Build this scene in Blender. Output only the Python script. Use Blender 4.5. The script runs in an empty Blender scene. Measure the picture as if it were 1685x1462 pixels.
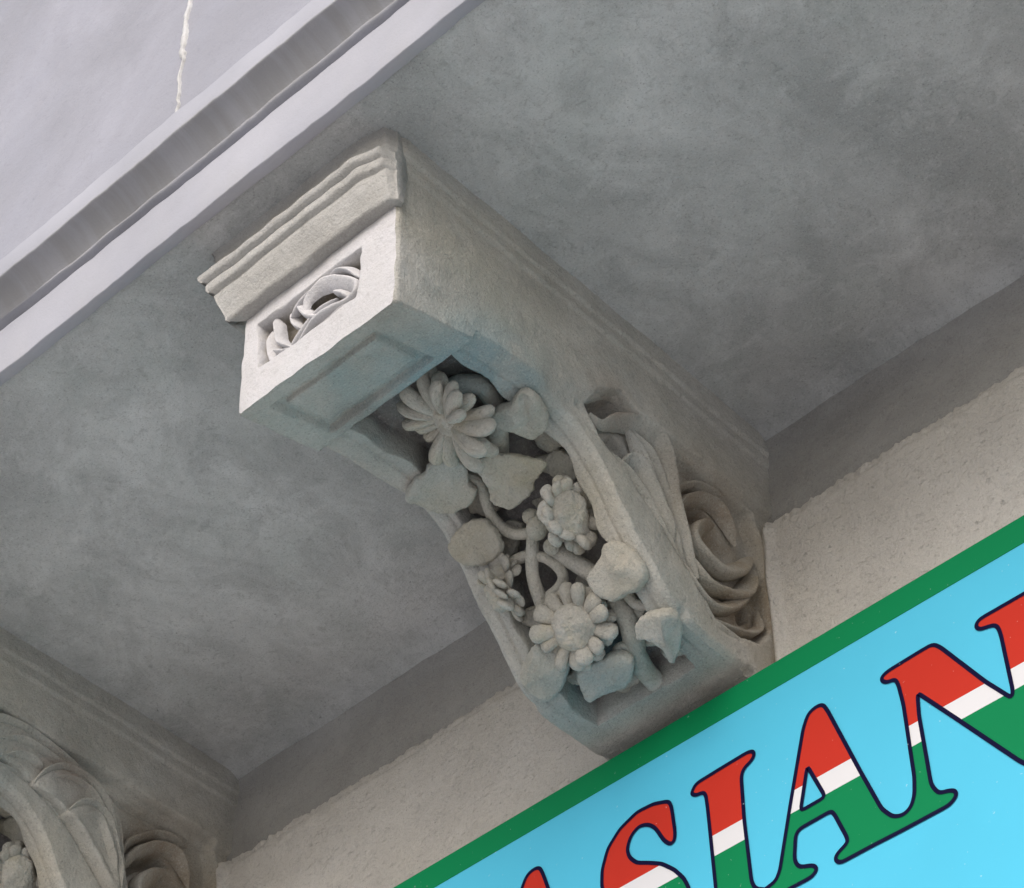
import bpy, bmesh, math, random
import numpy as np
from mathutils import Vector, Matrix, noise
from mathutils.geometry import tessellate_polygon

random.seed(7)
sc = bpy.context.scene
COL = sc.collection
H0 = 4.5                      # height of the balcony's underside above the street

# ------------------------------------------------------------------ camera, sky, sun, exposure
cam = bpy.data.objects.new('camera', bpy.data.cameras.new('camera'))
COL.objects.link(cam)
right = Vector((0.73220842, 0.68094223, -0.0137299))
down = Vector((-0.49937507, 0.5230452, -0.6906868))
fwd = Vector((-0.46313645, 0.51258306, 0.72302367))
m = Matrix((right, -down, -fwd)).transposed().to_4x4()
m.translation = Vector((1.72348, -2.32108, H0 - 2.90238))
cam.matrix_world = m
cam.data.sensor_fit = 'HORIZONTAL'
cam.data.sensor_width = 36.0
cam.data.lens = 36.0 * 4276.4 / 1685.0
cam.data.clip_start = 0.05
cam.data.clip_end = 2000
sc.camera = cam

SUN_EL, SUN_AZ = math.radians(36), math.radians(166)     # azimuth clockwise from +Y; the street side is -Y
world = bpy.data.worlds.new('World')
sc.world = world
world.use_nodes = True
wn = world.node_tree
bgn = wn.nodes['Background']
sky = wn.nodes.new('ShaderNodeTexSky')
sky.sky_type = 'NISHITA'
sky.sun_disc = False
sky.sun_elevation = SUN_EL
sky.sun_rotation = SUN_AZ
sky.air_density = 1.0
sky.dust_density = 3.0
sky.ozone_density = 1.0
wn.links.new(sky.outputs[0], bgn.inputs[0])
bgn.inputs[1].default_value = 0.15

sun = bpy.data.objects.new('sun', bpy.data.lights.new('sun', 'SUN'))
COL.objects.link(sun)
sun.data.energy = 1.5
sun.data.angle = math.radians(42)
sun.data.color = (1.0, 0.97, 0.93)
sd = Vector((math.sin(SUN_AZ) * math.cos(SUN_EL), math.cos(SUN_AZ) * math.cos(SUN_EL), math.sin(SUN_EL)))
sun.rotation_euler = sd.to_track_quat('Z', 'Y').to_euler()
sun.location = (0, -6, 9)

sc.view_settings.view_transform = 'Standard'
sc.view_settings.look = 'None'
sc.view_settings.exposure = 0.2
sc.view_settings.gamma = 1.0
sc.view_settings.use_curve_mapping = False
sc.cycles.max_bounces = 10
sc.cycles.diffuse_bounces = 6


# ------------------------------------------------------------------ helpers
def tag(o, label=None, cat=None, group=None, kind=None):
    if label: o['label'] = label
    if cat: o['category'] = cat
    if group: o['group'] = group
    if kind: o['kind'] = kind
    return o


def empty(name, loc):
    o = bpy.data.objects.new(name, None)
    o.empty_display_size = 0.1
    o.location = loc
    COL.objects.link(o)
    return o


def meshobj(name, verts, faces, mat, parent=None, smooth=True):
    me = bpy.data.meshes.new(name)
    me.from_pydata([tuple(v) for v in verts], [], faces)
    me.update()
    if smooth:
        me.polygons.foreach_set('use_smooth', [True] * len(me.polygons))
    if mat: me.materials.append(mat)
    o = bpy.data.objects.new(name, me)
    COL.objects.link(o)
    if parent: o.parent = parent
    return o


class MB:
    """collects vertices and faces for one mesh"""
    def __init__(self): self.v = []; self.f = []

    def grid(self, P, flip=False):
        P = np.asarray(P, float)
        a, b = P.shape[:2]
        o = len(self.v)
        self.v += [tuple(p) for p in P.reshape(-1, 3)]
        for i in range(a - 1):
            for j in range(b - 1):
                q = (o + i * b + j, o + (i + 1) * b + j, o + (i + 1) * b + j + 1, o + i * b + j + 1)
                self.f.append(q[::-1] if flip else q)

    def fan(self, ring, c, flip=False):
        o = len(self.v)
        self.v += [tuple(p) for p in ring] + [tuple(c)]
        n = len(ring)
        for i in range(n):
            t = (o + i, o + (i + 1) % n, o + n)
            self.f.append(t[::-1] if flip else t)

    def box(self, a, b):
        o = len(self.v)
        (x0, y0, z0), (x1, y1, z1) = a, b
        self.v += [(x0, y0, z0), (x1, y0, z0), (x1, y1, z0), (x0, y1, z0), (x0, y0, z1), (x1, y0, z1), (x1, y1, z1), (x0, y1, z1)]
        for q in ((0, 3, 2, 1), (4, 5, 6, 7), (0, 1, 5, 4), (1, 2, 6, 5), (2, 3, 7, 6), (3, 0, 4, 7)):
            self.f.append(tuple(o + k for k in q))

    def build(self, name, mat, parent=None, smooth=True):
        return meshobj(name, self.v, self.f, mat, parent, smooth)


def catmull(P, n=12, closed=False):
    P = np.asarray(P, float)
    if closed: P = np.vstack([P[-1], P, P[0], P[1]])
    else: P = np.vstack([2 * P[0] - P[1], P, 2 * P[-1] - P[-2]])
    out = []
    for i in range(1, len(P) - 2):
        a, b, c, d = P[i - 1:i + 3]
        for k in range(n):
            t = k / n
            out.append(.5 * (2 * b + (c - a) * t + (2 * a - 5 * b + 4 * c - d) * t * t + (3 * b - a - 3 * c + d) * t ** 3))
    if not closed: out.append(P[-2])
    return np.array(out)


def sstep(a, b, x):
    t = np.clip((x - a) / (b - a), 0, 1)
    return t * t * (3 - 2 * t)


def seg_dist(Q, poly):
    """distance of points Q (n,2) to an open polyline, and the parameter 0..1 along it"""
    poly = np.asarray(poly, float)
    best = np.full(len(Q), 1e9); par = np.zeros(len(Q))
    L = np.concatenate([[0], np.cumsum(np.linalg.norm(np.diff(poly, axis=0), axis=1))])
    for i in range(len(poly) - 1):
        a, e = poly[i], poly[i + 1] - poly[i]
        t = np.clip(((Q - a) @ e) / max(e @ e, 1e-12), 0, 1)
        d = np.linalg.norm(Q - a - t[:, None] * e, axis=1)
        k = d < best
        best[k] = d[k]; par[k] = (L[i] + t[k] * (L[i + 1] - L[i])) / L[-1]
    return best, par


def inside(Q, poly):
    poly = np.asarray(poly, float)
    r = np.zeros(len(Q), bool)
    n = len(poly)
    for i in range(n):
        a, b = poly[i], poly[(i + 1) % n]
        c = (a[1] > Q[:, 1]) != (b[1] > Q[:, 1])
        xi = (b[0] - a[0]) * (Q[:, 1] - a[1]) / (b[1] - a[1] + 1e-12) + a[0]
        r ^= c & (Q[:, 0] < xi)
    return r


def nz(P, scale, seed=0.0):
    """smooth noise (-1..1) at an array of points"""
    P = np.asarray(P, float)
    sh = P.shape[:-1]
    F = P.reshape(-1, 3) * scale + seed
    return np.array([noise.noise(Vector(p)) for p in F]).reshape(sh)


# ------------------------------------------------------------------ materials
def newmat(name, rough=0.9, spec=0.25):
    mt = bpy.data.materials.new(name)
    mt.use_nodes = True
    nt = mt.node_tree
    b = nt.nodes['Principled BSDF']
    b.inputs['Roughness'].default_value = rough
    b.inputs['Specular IOR Level'].default_value = spec
    return mt, nt, b


class NG:
    def __init__(self, nt): self.nt = nt

    def n(self, t, **kw):
        x = self.nt.nodes.new(t)
        for k, v in kw.items(): setattr(x, k, v)
        return x

    def link(self, a, b): self.nt.links.new(a, b)

    def coords(self):
        tc = self.n('ShaderNodeTexCoord'); oi = self.n('ShaderNodeObjectInfo')
        va = self.n('ShaderNodeVectorMath', operation='ADD')
        self.link(tc.outputs['Object'], va.inputs[0]); self.link(oi.outputs['Location'], va.inputs[1])
        return tc.outputs['Object'], va.outputs[0]

    def noise(self, vec, scale, detail=4, rough=.55, stretch=None, dist=0.0):
        if stretch:
            mp = self.n('ShaderNodeMapping'); mp.inputs['Scale'].default_value = stretch
            self.link(vec, mp.inputs[0]); vec = mp.outputs[0]
        t = self.n('ShaderNodeTexNoise')
        t.inputs['Scale'].default_value = scale; t.inputs['Detail'].default_value = detail
        t.inputs['Roughness'].default_value = rough; t.inputs['Distortion'].default_value = dist
        self.link(vec, t.inputs['Vector'])
        return t.outputs['Fac']

    def ramp(self, fac, a, b, lo=0.0, hi=1.0):
        r = self.n('ShaderNodeMapRange'); r.clamp = True
        r.inputs['From Min'].default_value = a; r.inputs['From Max'].default_value = b
        r.inputs['To Min'].default_value = lo; r.inputs['To Max'].default_value = hi
        self.link(fac, r.inputs['Value']); return r.outputs[0]

    def mix(self, fac, a, b, mode='MIX'):
        x = self.n('ShaderNodeMix', data_type='RGBA', blend_type=mode)
        if isinstance(fac, (int, float)): x.inputs[0].default_value = fac
        else: self.link(fac, x.inputs[0])
        for k, c in ((6, a), (7, b)):
            if isinstance(c, tuple): x.inputs[k].default_value = (*c, 1)
            else: self.link(c, x.inputs[k])
        return x.outputs[2]

    def math(self, op, a, b):
        x = self.n('ShaderNodeMath', operation=op)
        for k, c in ((0, a), (1, b)):
            if isinstance(c, (int, float)): x.inputs[k].default_value = c
            else: self.link(c, x.inputs[k])
        return x.outputs[0]

    def ball(self, vec, centre, radius, inner=0.2):
        d = self.n('ShaderNodeVectorMath', operation='DISTANCE')
        self.link(vec, d.inputs[0]); d.inputs[1].default_value = centre
        return self.ramp(d.outputs['Value'], radius, radius * inner)

    def bump(self, heights, bsdf, dist=0.002):
        prev = None
        for h, s, d in heights:
            b = self.n('ShaderNodeBump'); b.inputs['Strength'].default_value = s; b.inputs['Distance'].default_value = d
            self.link(h, b.inputs['Height'])
            if prev: self.link(prev, b.inputs['Normal'])
            prev = b.outputs[0]
        self.link(prev, bsdf.inputs['Normal'])


def plaster(name, base, dark, tint, speck=(.08, .08, .08), brush=(1, 1, 1), rough_bump=.35, big=2.2, pits=0.0, stains=(), grain=.45, sunk_tone=None, cloud=.0, cracks=0.0):
    mt, nt, b = newmat(name, .92, .2)
    g = NG(nt)
    oc, v = g.coords()
    big1 = g.noise(v, big, 5, .6, brush, .6)
    c = g.mix(g.ramp(big1, .38, .66), dark, base)
    c = g.mix(g.ramp(g.noise(v, big * 1.7, 4, .6), .5, .72, 0, .75), c, tint)
    mid = g.noise(v, 22, 5, .65)
    c = g.mix(g.ramp(mid, .35, .7, 0, .30), c, dark)
    if cloud:            # patchy old paint, brushed on in different directions
        k = g.ramp(g.noise(v, 7.5, 7, .72, (1, .75, 1), 1.2), .46, .64, 0, cloud)
        c = g.mix(k, c, tuple(x * .86 for x in dark))
        k = g.ramp(g.noise(v, 15, 6, .7, (.7, 1, 1), .8), .53, .68, 0, cloud * .8)
        c = g.mix(k, c, tuple(min(.8, x * 1.08) for x in base))
    for centre, rad, colr, amt in stains:
        k = g.ball(oc, centre, rad, .15)
        k = g.math('MULTIPLY', k, g.ramp(g.noise(v, 13, 5, .6), .33, .6, .25, 1))
        c = g.mix(g.math('MULTIPLY', k, amt), c, colr)
    if cracks:
        wv = g.n('ShaderNodeVectorMath', operation='ADD')
        nn_ = g.n('ShaderNodeTexNoise'); nn_.inputs['Scale'].default_value = 5; nn_.inputs['Detail'].default_value = 6
        g.link(v, nn_.inputs['Vector']); sc_ = g.n('ShaderNodeVectorMath', operation='SCALE'); sc_.inputs['Scale'].default_value = .35
        g.link(nn_.outputs['Color'], sc_.inputs[0]); g.link(v, wv.inputs[0]); g.link(sc_.outputs[0], wv.inputs[1])
        vo = g.n('ShaderNodeTexVoronoi', feature='DISTANCE_TO_EDGE'); vo.inputs['Scale'].default_value = 1.6
        g.link(wv.outputs[0], vo.inputs['Vector'])
        k = g.math('MULTIPLY', g.ramp(vo.outputs['Distance'], .006, .0015), g.ramp(g.noise(v, 3.1, 3), .52, .62, 0, cracks))
        c = g.mix(k, c, tuple(x * .35 for x in dark))
    if sunk_tone:            # darker colour in the sunk parts, stronger with depth, by a mesh attribute
        at = g.n('ShaderNodeAttribute'); at.attribute_name = 'sunk_tone'
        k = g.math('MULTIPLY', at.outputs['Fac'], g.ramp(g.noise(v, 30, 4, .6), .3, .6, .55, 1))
        c = g.mix(k, c, sunk_tone)
    fine = g.noise(v, 330, 3, .75)
    c = g.mix(g.ramp(fine, .56, .74, 0, grain), c, speck)
    c = g.mix(g.ramp(fine, .44, .26, 0, grain * .7), c, tuple(min(.85, x * 1.35) for x in base))
    blot = g.noise(v, 75, 4, .7, None, .8)
    c = g.mix(g.ramp(blot, .55, .72, 0, grain * .8), c, tuple(x * .62 for x in dark))
    c = g.mix(g.ramp(g.noise(v, 130, 2, .5), .735, .79, 0, .45), c, speck)
    g.link(c, b.inputs['Base Color'])
    hs = [(g.noise(v, 26, 5, .6), rough_bump * .7, .006), (g.noise(v, 120, 4, .7), rough_bump, .0035), (g.noise(v, 380, 3, .7), rough_bump, .0015)]
    if pits:
        hs.append((g.ramp(g.noise(v, 120, 3, .7, (.55, 1, 1.2)), .60, .70, 1, 0), pits, .004))
    g.bump(hs, b)
    return mt


BLUE = (.16, .27, .31)
TAN = (.36, .29, .19)
M_soffit = plaster('soffit_paint', (.66, .668, .672), (.41, .42, .422), (.50, .53, .522), brush=(1, .8, 1), rough_bump=.6, big=2.6, grain=.55, cloud=.5, cracks=.10)
M_band = plaster('grey_band_paint', (.46, .455, .445), (.32, .315, .305), (.40, .395, .38), rough_bump=.8, big=3)
M_wall = plaster('stucco', (.70, .675, .64), (.56, .535, .50), (.67, .64, .58), rough_bump=1.0, big=2.5, grain=.55, pits=.6, speck=(.26, .23, .2))
M_white = plaster('lilac_white_paint', (.37, .375, .43), (.30, .305, .345), (.34, .35, .41), grain=.25, rough_bump=.3, big=2.5, speck=(.35, .34, .34))
M_front = plaster('front_white_paint', (.60, .59, .61), (.50, .49, .49), (.56, .56, .57), sunk_tone=(.27, .235, .18), rough_bump=.6, big=6, speck=(.3, .29, .27))
M_cap = plaster('cap_paint', (.55, .545, .53), (.38, .37, .35), (.49, .49, .48), cloud=.35, rough_bump=.8, big=5, brush=(.3, 1, 1.5), speck=(.15, .14, .11))
M_carve = plaster('carved_plaster', (.62, .605, .565), (.45, .44, .405), (.54, .54, .525), cloud=.35, sunk_tone=(.24, .225, .225), grain=.62, rough_bump=1.0, big=5, speck=(.12, .115, .10), stains=(
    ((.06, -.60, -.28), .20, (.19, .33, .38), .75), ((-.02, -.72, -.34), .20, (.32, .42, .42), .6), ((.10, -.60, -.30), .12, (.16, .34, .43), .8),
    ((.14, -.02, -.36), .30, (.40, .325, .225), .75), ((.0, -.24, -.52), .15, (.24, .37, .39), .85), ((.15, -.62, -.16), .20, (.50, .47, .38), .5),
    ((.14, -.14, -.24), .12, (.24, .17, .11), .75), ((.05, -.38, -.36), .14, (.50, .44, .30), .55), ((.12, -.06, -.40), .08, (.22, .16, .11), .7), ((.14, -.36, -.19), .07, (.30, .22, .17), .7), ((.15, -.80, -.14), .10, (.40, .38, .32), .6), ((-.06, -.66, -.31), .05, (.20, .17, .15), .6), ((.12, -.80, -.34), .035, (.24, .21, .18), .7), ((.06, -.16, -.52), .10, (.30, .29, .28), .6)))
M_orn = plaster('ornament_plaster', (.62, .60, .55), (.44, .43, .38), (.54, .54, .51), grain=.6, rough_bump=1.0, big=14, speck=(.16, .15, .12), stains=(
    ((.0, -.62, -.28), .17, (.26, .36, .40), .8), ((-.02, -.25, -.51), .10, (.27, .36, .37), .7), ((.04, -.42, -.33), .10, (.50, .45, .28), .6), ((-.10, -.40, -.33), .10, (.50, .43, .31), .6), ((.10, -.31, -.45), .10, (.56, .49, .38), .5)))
M_flower = plaster('flower_plaster', (.64, .62, .57), (.47, .45, .40), (.58, .52, .38), grain=.6, rough_bump=1.0, big=12, speck=(.2, .19, .16))


M_fill = plaster('white_filler', (.70, .70, .71), (.52, .51, .50), (.64, .64, .64), rough_bump=.6, big=12, speck=(.4, .38, .34), grain=.3)


def flat(name, col, rough=.6, spec=.12, var=.04):
    mt, nt, b = newmat(name, rough, spec)
    g = NG(nt); oc, v = g.coords()
    n = g.noise(v, 3, 4, .6)
    c = g.mix(g.ramp(n, .3, .7, 0, 1), tuple(x * (1 - var) for x in col), tuple(min(1, x * (1 + var)) for x in col))
    d = g.noise(v, 160, 2, .5)
    c = g.mix(g.ramp(d, .74, .80, 0, .35), c, (.75, .85, .9))
    g.link(c, b.inputs['Base Color'])
    g.bump([(g.noise(v, 500, 2, .5), .05, .0005)], b)
    return mt


S_CYAN = flat('sign_cyan', (.085, .50, .72), .45, .12)
S_GREEN = flat('sign_green', (.0, .205, .072))
S_RED = flat('sign_red', (.50, .030, .016))
S_WHITE = flat('sign_white', (.70, .70, .73))
S_NAVY = flat('sign_navy', (.008, .007, .035), .7, .03)
S_METAL = flat('sign_case_metal', (.35, .36, .37), .5)

# ------------------------------------------------------------------ street ground
mt, nt, b = newmat('paving', .9)
g = NG(nt); oc, v = g.coords()
c = g.mix(g.ramp(g.noise(v, .6, 5), .35, .65), (.47, .46, .44), (.54, .53, .505))
c = g.mix(g.ramp(g.noise(v, 40, 3), .4, .7, 0, .4), c, (.32, .31, .30))
g.link(c, b.inputs['Base Color'])
G = MB()
xs = np.linspace(-400, 400, 9); ys = np.linspace(-400, 400, 9)
G.grid(np.stack(np.meshgrid(xs, ys, indexing='ij') + [np.zeros((9, 9))], -1))
tag(G.build('ground', mt, smooth=False), kind='structure')

# ------------------------------------------------------------------ balcony: soffit, edge moulding, parapet
bal = empty('balcony', (0, 0, H0))
tag(bal, 'grey balcony slab with pale solid parapet and moulded edge', 'balcony')
X0, X1 = -3.2, 3.0
nx, ny = 260, 50
gx, gy = np.meshgrid(np.linspace(X0, X1, nx), np.linspace(-.897, .05, ny), indexing='ij')
P = np.stack([gx, gy, np.zeros_like(gx)], -1)
P[..., 2] = .004 * nz(P, 2.1, 3.3) + .0016 * nz(P, 9, 1.1)
# the plaster is coved down slightly where it meets the wall
P[..., 2] -= (.012 + .003 * nz(P, 16, 8)) * sstep(-.05, .0, gy) ** 2
S_ = MB(); S_.grid(P)
S_.box((X0, -.89, .02), (X1, .05, .16))
S_.build('soffit', M_soffit, bal)
# moulded edge: lip, groove, cove, fillet
prof = [(-.885, .03), (-.888, -.008), (-.889, -.009), (-.905, -.0095), (-.9068, -.009), (-.9072, -.0075), (-.908, .02), (-.9085, .06), (-.908, .094), (-.9072, .0975), (-.9055, .0985), (-.893, .1015), (-.8885, .1055), (-.893, .1095), (-.906, .1100), (-.9115, .1108), (-.914, .1130), (-.9142, .1160), (-.9125, .1185), (-.9075, .1200),
        (-.9075, .1225), (-.9105, .128), (-.916, .133), (-.923, .139), (-.932, .1445), (-.940, .148), (-.9465, .1495), (-.9525, .1500), (-.9548, .1510), (-.9552, .1530), (-.955, .17), (-.9548, .199), (-.9535, .2025), (-.950, .205), (-.943, .208)]
pp = np.array(prof)
xs = np.linspace(X0, X1, 420)
P = np.zeros((len(pp), len(xs), 3))
P[..., 0] = xs[None]; P[..., 1] = pp[:, 0][:, None]; P[..., 2] = pp[:, 1][:, None]
n1 = nz(P * np.array([1, 3, 3]), 3.0, 5.0); n2 = nz(P, 22, 9.0)
P[..., 1] += .0020 * n1 + .0018 * n2 + .0008 * nz(P, 70, 19)
P[..., 2] += .0022 * nz(P * np.array([1, 2, 2]), 4.0, 15.0) + .0012 * nz(P, 30, 2.0)
chipm = np.clip(nz(P * np.array([1, 0, 0]), 17, 40) * 1.5 - .45, 0, 1) * np.exp(-((pp[:, 1][:, None] + .0085) / .004) ** 2)
P[..., 1] += .006 * chipm; P[..., 2] += .006 * chipm
# cracked lengths of the groove
wk = np.exp(-((pp[:, 1][:, None] - .1065) / .006) ** 2)
P[..., 1] -= wk * .013 * np.clip(nz(P * np.array([1, 0, 0]), 5, 1.7) * 1.6 + .1, 0, 1)
mt, nt, b = newmat('moulding_paint', .9, .2)
g = NG(nt); oc, v = g.coords()
c = g.mix(g.ramp(g.noise(v, 4, 5), .35, .68), (.36, .365, .41), (.44, .445, .495))
sepx = g.n('ShaderNodeSeparateXYZ'); g.link(oc, sepx.inputs[0])
zz = sepx.outputs[2]
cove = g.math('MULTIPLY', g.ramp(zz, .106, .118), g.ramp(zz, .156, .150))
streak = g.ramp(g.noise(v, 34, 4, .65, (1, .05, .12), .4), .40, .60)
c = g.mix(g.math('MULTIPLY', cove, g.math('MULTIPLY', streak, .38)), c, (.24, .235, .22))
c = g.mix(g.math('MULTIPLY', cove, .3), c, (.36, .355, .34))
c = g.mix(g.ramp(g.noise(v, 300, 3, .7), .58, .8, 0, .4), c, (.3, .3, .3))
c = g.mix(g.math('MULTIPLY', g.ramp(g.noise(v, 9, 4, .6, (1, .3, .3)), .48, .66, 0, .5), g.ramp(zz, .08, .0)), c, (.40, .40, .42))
g.link(c, b.inputs['Base Color'])
g.bump([(g.noise(v, 30, 5, .6), .3, .003), (g.noise(v, 260, 3, .6), .35, .0014)], b)
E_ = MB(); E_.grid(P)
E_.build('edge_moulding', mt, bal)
# parapet wall above the moulding, with brushed paint
xs = np.linspace(X0, X1, 200); zs = np.concatenate([[.19], np.linspace(.208, 1.45, 60)])
P = np.zeros((len(xs), len(zs), 3))
P[..., 0] = xs[:, None]; P[..., 2] = zs[None]; P[..., 1] = -.944
P[..., 1] += .003 * nz(P, 2.5, 4.0) + .001 * nz(P, 12, 8.0)
par = MB(); par.grid(P)
par.box((X0, -.935, .21), (X1, -.80, 1.45))
parapet = par.build('parapet', M_white, bal)
# a filled crack running down the parapet to the moulding
cr = [(-.160, 1.02), (-.165, .93), (-.160, .86), (-.168, .78), (-.172, .70), (-.170, .62), (-.178, .55), (-.174, .51), (-.180, .46), (-.176, .43), (-.178, .385), (-.172, .35), (-.177, .31), (-.173, .285), (-.1715, .25), (-.170, .225), (-.171, .2085)]
cr = catmull(np.array(cr), 8)
K = MB()
wd = [max(.0008, .0092 * (.62 + 1.0 * noise.noise(Vector((0, 0, p[1] * 23)))) * (0.5 if p[1] < .36 else 1)) for p in cr]
rows = []
for (x, z), w in zip(cr, wd):
    j = .004 * noise.noise(Vector((3, 1, z * 70)))
    rows.append([(x + j - w, -.943, z), (x + j - w * .85, -.9495, z), (x + j + w * .8, -.950, z), (x + j + w, -.943, z)])
K.grid(np.array(rows))
K.build('crack_filler', M_fill, parapet)

# ------------------------------------------------------------------ facade wall
fac = empty('facade_wall', (0, 0, 0))
tag(fac, 'rough beige stucco wall with a grey painted band under the balcony', 'wall')
xs = np.linspace(X0, X1, 300); zs = np.linspace(-.23, .03, 30)
P = np.zeros((len(xs), len(zs), 3)); P[..., 0] = xs[:, None]; P[..., 2] = zs[None]
P[..., 1] = .004 * nz(P, 3, 6) + .0015 * nz(P, 20, 3) - (.008 + .003 * nz(P, 22, 18)) * sstep(-.05, 0, P[..., 2])
P[..., 2] += H0
B_ = MB(); B_.grid(P); B_.build('grey_band', M_band, fac)
# stucco: starts at an uneven edge just below the band, 2 cm thicker
xs = np.linspace(-1.6, 1.6, 900)
off = np.array([(0.03, -.186), (-.006, -.187), (-.010, -.189), (-.012, -.193), (-.0125, -.200), (-.0125, -.206), (-.0165, -.2085), (-.018, -.212), (-.018, -.22), (-.018, -.24), (-.018, -.27), (-.018, -.31), (-.018, -.36), (-.018, -.42), (-.018, -.49), (-.018, -.57), (-.018, -.70), (-.018, -1.3)])
P = np.zeros((len(off), len(xs), 3)); P[..., 0] = xs[None]; P[..., 1] = off[:, 0][:, None]; P[..., 2] = off[:, 1][:, None]
edge = np.exp(-((np.arange(len(off)) - 3) / 3.5) ** 2)[:, None]
Q = P * np.array([1, 1, 1])
w1 = nz(Q * np.array([1, 0, 0]), 26, 2); w2 = nz(Q * np.array([1, 0, 0]), 95, 6); w3 = nz(Q * np.array([1, 0, 0]), 4, 9)
P[..., 2] += edge * (.0055 * w1 + .0055 * w2 + .006 * w3 + .004 * nz(Q * np.array([1, 0, 0]), 190, 8))
P[..., 1] += edge * .005 * nz(Q, 80, 4) + .0016 * nz(Q, 14, 1)
for xb in (0.0, -1.188):
    for sd_ in (-1, 1):
        P[..., 1] -= (.012 + .006 * nz(Q, 30, 12)) * np.exp(-((P[..., 0] - xb - sd_ * (.150 + .004 * nz(Q, 16, 2))) / .008) ** 2) * (P[..., 2] < -.195)
crk = np.exp(-((np.arange(len(off)) - 6) / .7) ** 2)[:, None]
P[..., 1] += crk * .008 * np.clip(nz(Q * np.array([1, 0, 0]), 9, 5) * 1.6, 0, 1)
P[..., 2] += H0
W_ = MB(); W_.grid(P, True)
for x0, x1 in ((X0, -1.6), (1.6, X1)):
    W_.box((x0, -.018, H0 - 1.3), (x1, .03, H0 - .19))
W_.box((X0, -.018, 0), (X1, .2, H0 - 1.3))
W_.box((X0, .04, H0 - 1.3), (X1, .2, H0 + .02))
W_.build('stucco', M_wall, fac)
# the house goes on above the balcony
U = MB(); U.box((X0, .05, H0 + .16), (X1, .25, H0 + 3.0)); U.build('upper_wall', M_white, fac, False)

# ------------------------------------------------------------------ carved bracket
PR = catmull(np.array([(-.66, -.283), (-.58, -.275), (-.535, -.272), (-.486, -.276), (-.446, -.283), (-.41, -.302), (-.375, -.338), (-.34, -.393), (-.30, -.443), (-.262, -.486), (-.225, -.508), (-.19, -.517), (-.1, -.520), (0, -.517)]), 12)
SL = np.concatenate([[0], np.cumsum(np.linalg.norm(np.diff(PR, axis=0), axis=1))])
TG = np.gradient(PR, axis=0); TG /= np.linalg.norm(TG, axis=1)[:, None]


def on_panel(x, s, h):
    """point of the carved front: x across, s down the curve, h out of its face (metres)"""
    y = np.interp(s, SL, PR[:, 0]); z = np.interp(s, SL, PR[:, 1])
    ty = np.interp(s, SL, TG[:, 0]); tz = np.interp(s, SL, TG[:, 1])
    l = np.hypot(ty, tz); ty, tz = ty / l, tz / l
    return np.stack([np.broadcast_to(x, np.shape(y + h)), y + tz * h, z - ty * h], -1)


def lower_edge(y):
    y = np.asarray(y, float)
    blk = -.342 + (y + .80) * (.045 / .15)
    scr = np.interp(y, PR[:, 0], PR[:, 1])
    return np.where(y < -.648, blk, scr)


mm = lambda L: [(a / 1000., b / 1000.) for a, b in L]
PITS = [
    ([(-411, -219), (-378, -184), (-341, -159), (-310, -167), (-306, -176), (-333, -193), (-371, -230), (-388, -240)], .034, .007),
    ([(-360, -253), (-329, -210), (-303, -212), (-279, -233), (-267, -272), (-297, -262), (-327, -258)], .022, .010),
    ([(-208, -314), (-200, -279), (-170, -243), (-130, -221), (-101, -230), (-111, -243), (-139, -261), (-173, -278), (-196, -300)], .036, .008),
    ([(-120, -320), (-150, -310), (-140, -282), (-105, -262), (-62, -262), (-70, -295)], .008, .014),
    ([(-75, -394), (-49, -353), (-45, -385), (-72, -412)], .024, .008),
]
GROOVE = [(-430, -245), (-412, -262), (-388, -278), (-330, -302), (-254, -364), (-192, -424), (-150, -474), (-95, -470)]
FIELD = [(-418, -235), (-395, -190), (-340, -150), (-290, -172), (-213, -177), (-109, -172), (-40, -176), (-22, -230), (-22, -400), (-50, -450), (-95, -466), (-150, -468), (-192, -420), (-254, -360), (-330, -298), (-388, -274)]


def side_x(Y, Z, FIELD, PITS, GROOVE):
    sh = Y.shape
    Q = np.stack([Y.ravel(), Z.ravel()], -1)
    y, z = Q[:, 0], Q[:, 1]
    # upper beam (x = .15) above the scroll (x = .14)
    zb = np.interp(y, [-.80, -.66, -.52, -.40, -.30, 0], [-.40, -.31, -.275, -.215, -.172, -.166])
    sw = np.interp(y, [-.66, -.5, -.32, -.28], [.03, .05, .03, .006])
    x = .14 + .010 * sstep(0, 1, (z - zb + sw * .5) / sw)
    x -= np.where(y > -.32, .004 * np.exp(-((z - zb) / .004) ** 2), 0)
    # fillets under the ceiling
    x += .0045 * sstep(-.040, -.036, z) + .004 * sstep(-.064, -.058, z)
    # carved field
    f = inside(Q, mm(FIELD)); d, _ = seg_dist(Q, mm(FIELD + FIELD[:1]))
    x -= np.where(f, .025 * sstep(0, .008, d), 0)
    d, _ = seg_dist(Q, catmull(mm(GROOVE), 6)); x -= .005 * np.exp(-(d / .0045) ** 2)
    for pg, dep, soft in PITS:
        f = inside(Q, mm(pg)); d, _ = seg_dist(Q, mm(pg + pg[:1]))
        x -= np.where(f, dep * sstep(0, soft * .7, d), 0)
    return x.reshape(sh)


def wear(P, seed=0.):
    """hand-worked unevenness; depends on position only, so that neighbouring pieces keep meeting"""
    P = np.asarray(P, float)
    a = nz(P, 9, 31 + seed); b_ = nz(P, 34, 11 + seed); c_ = nz(P, 110, 3 + seed)
    D = np.stack([a * .0024 + b_ * .0015 + c_ * .0003, nz(P, 11, 57) * .0026 + b_ * .0012 - c_ * .0002, nz(P, 10, 77) * .0026 - b_ * .0013 + c_ * .0003], -1)
    return P + D


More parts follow.
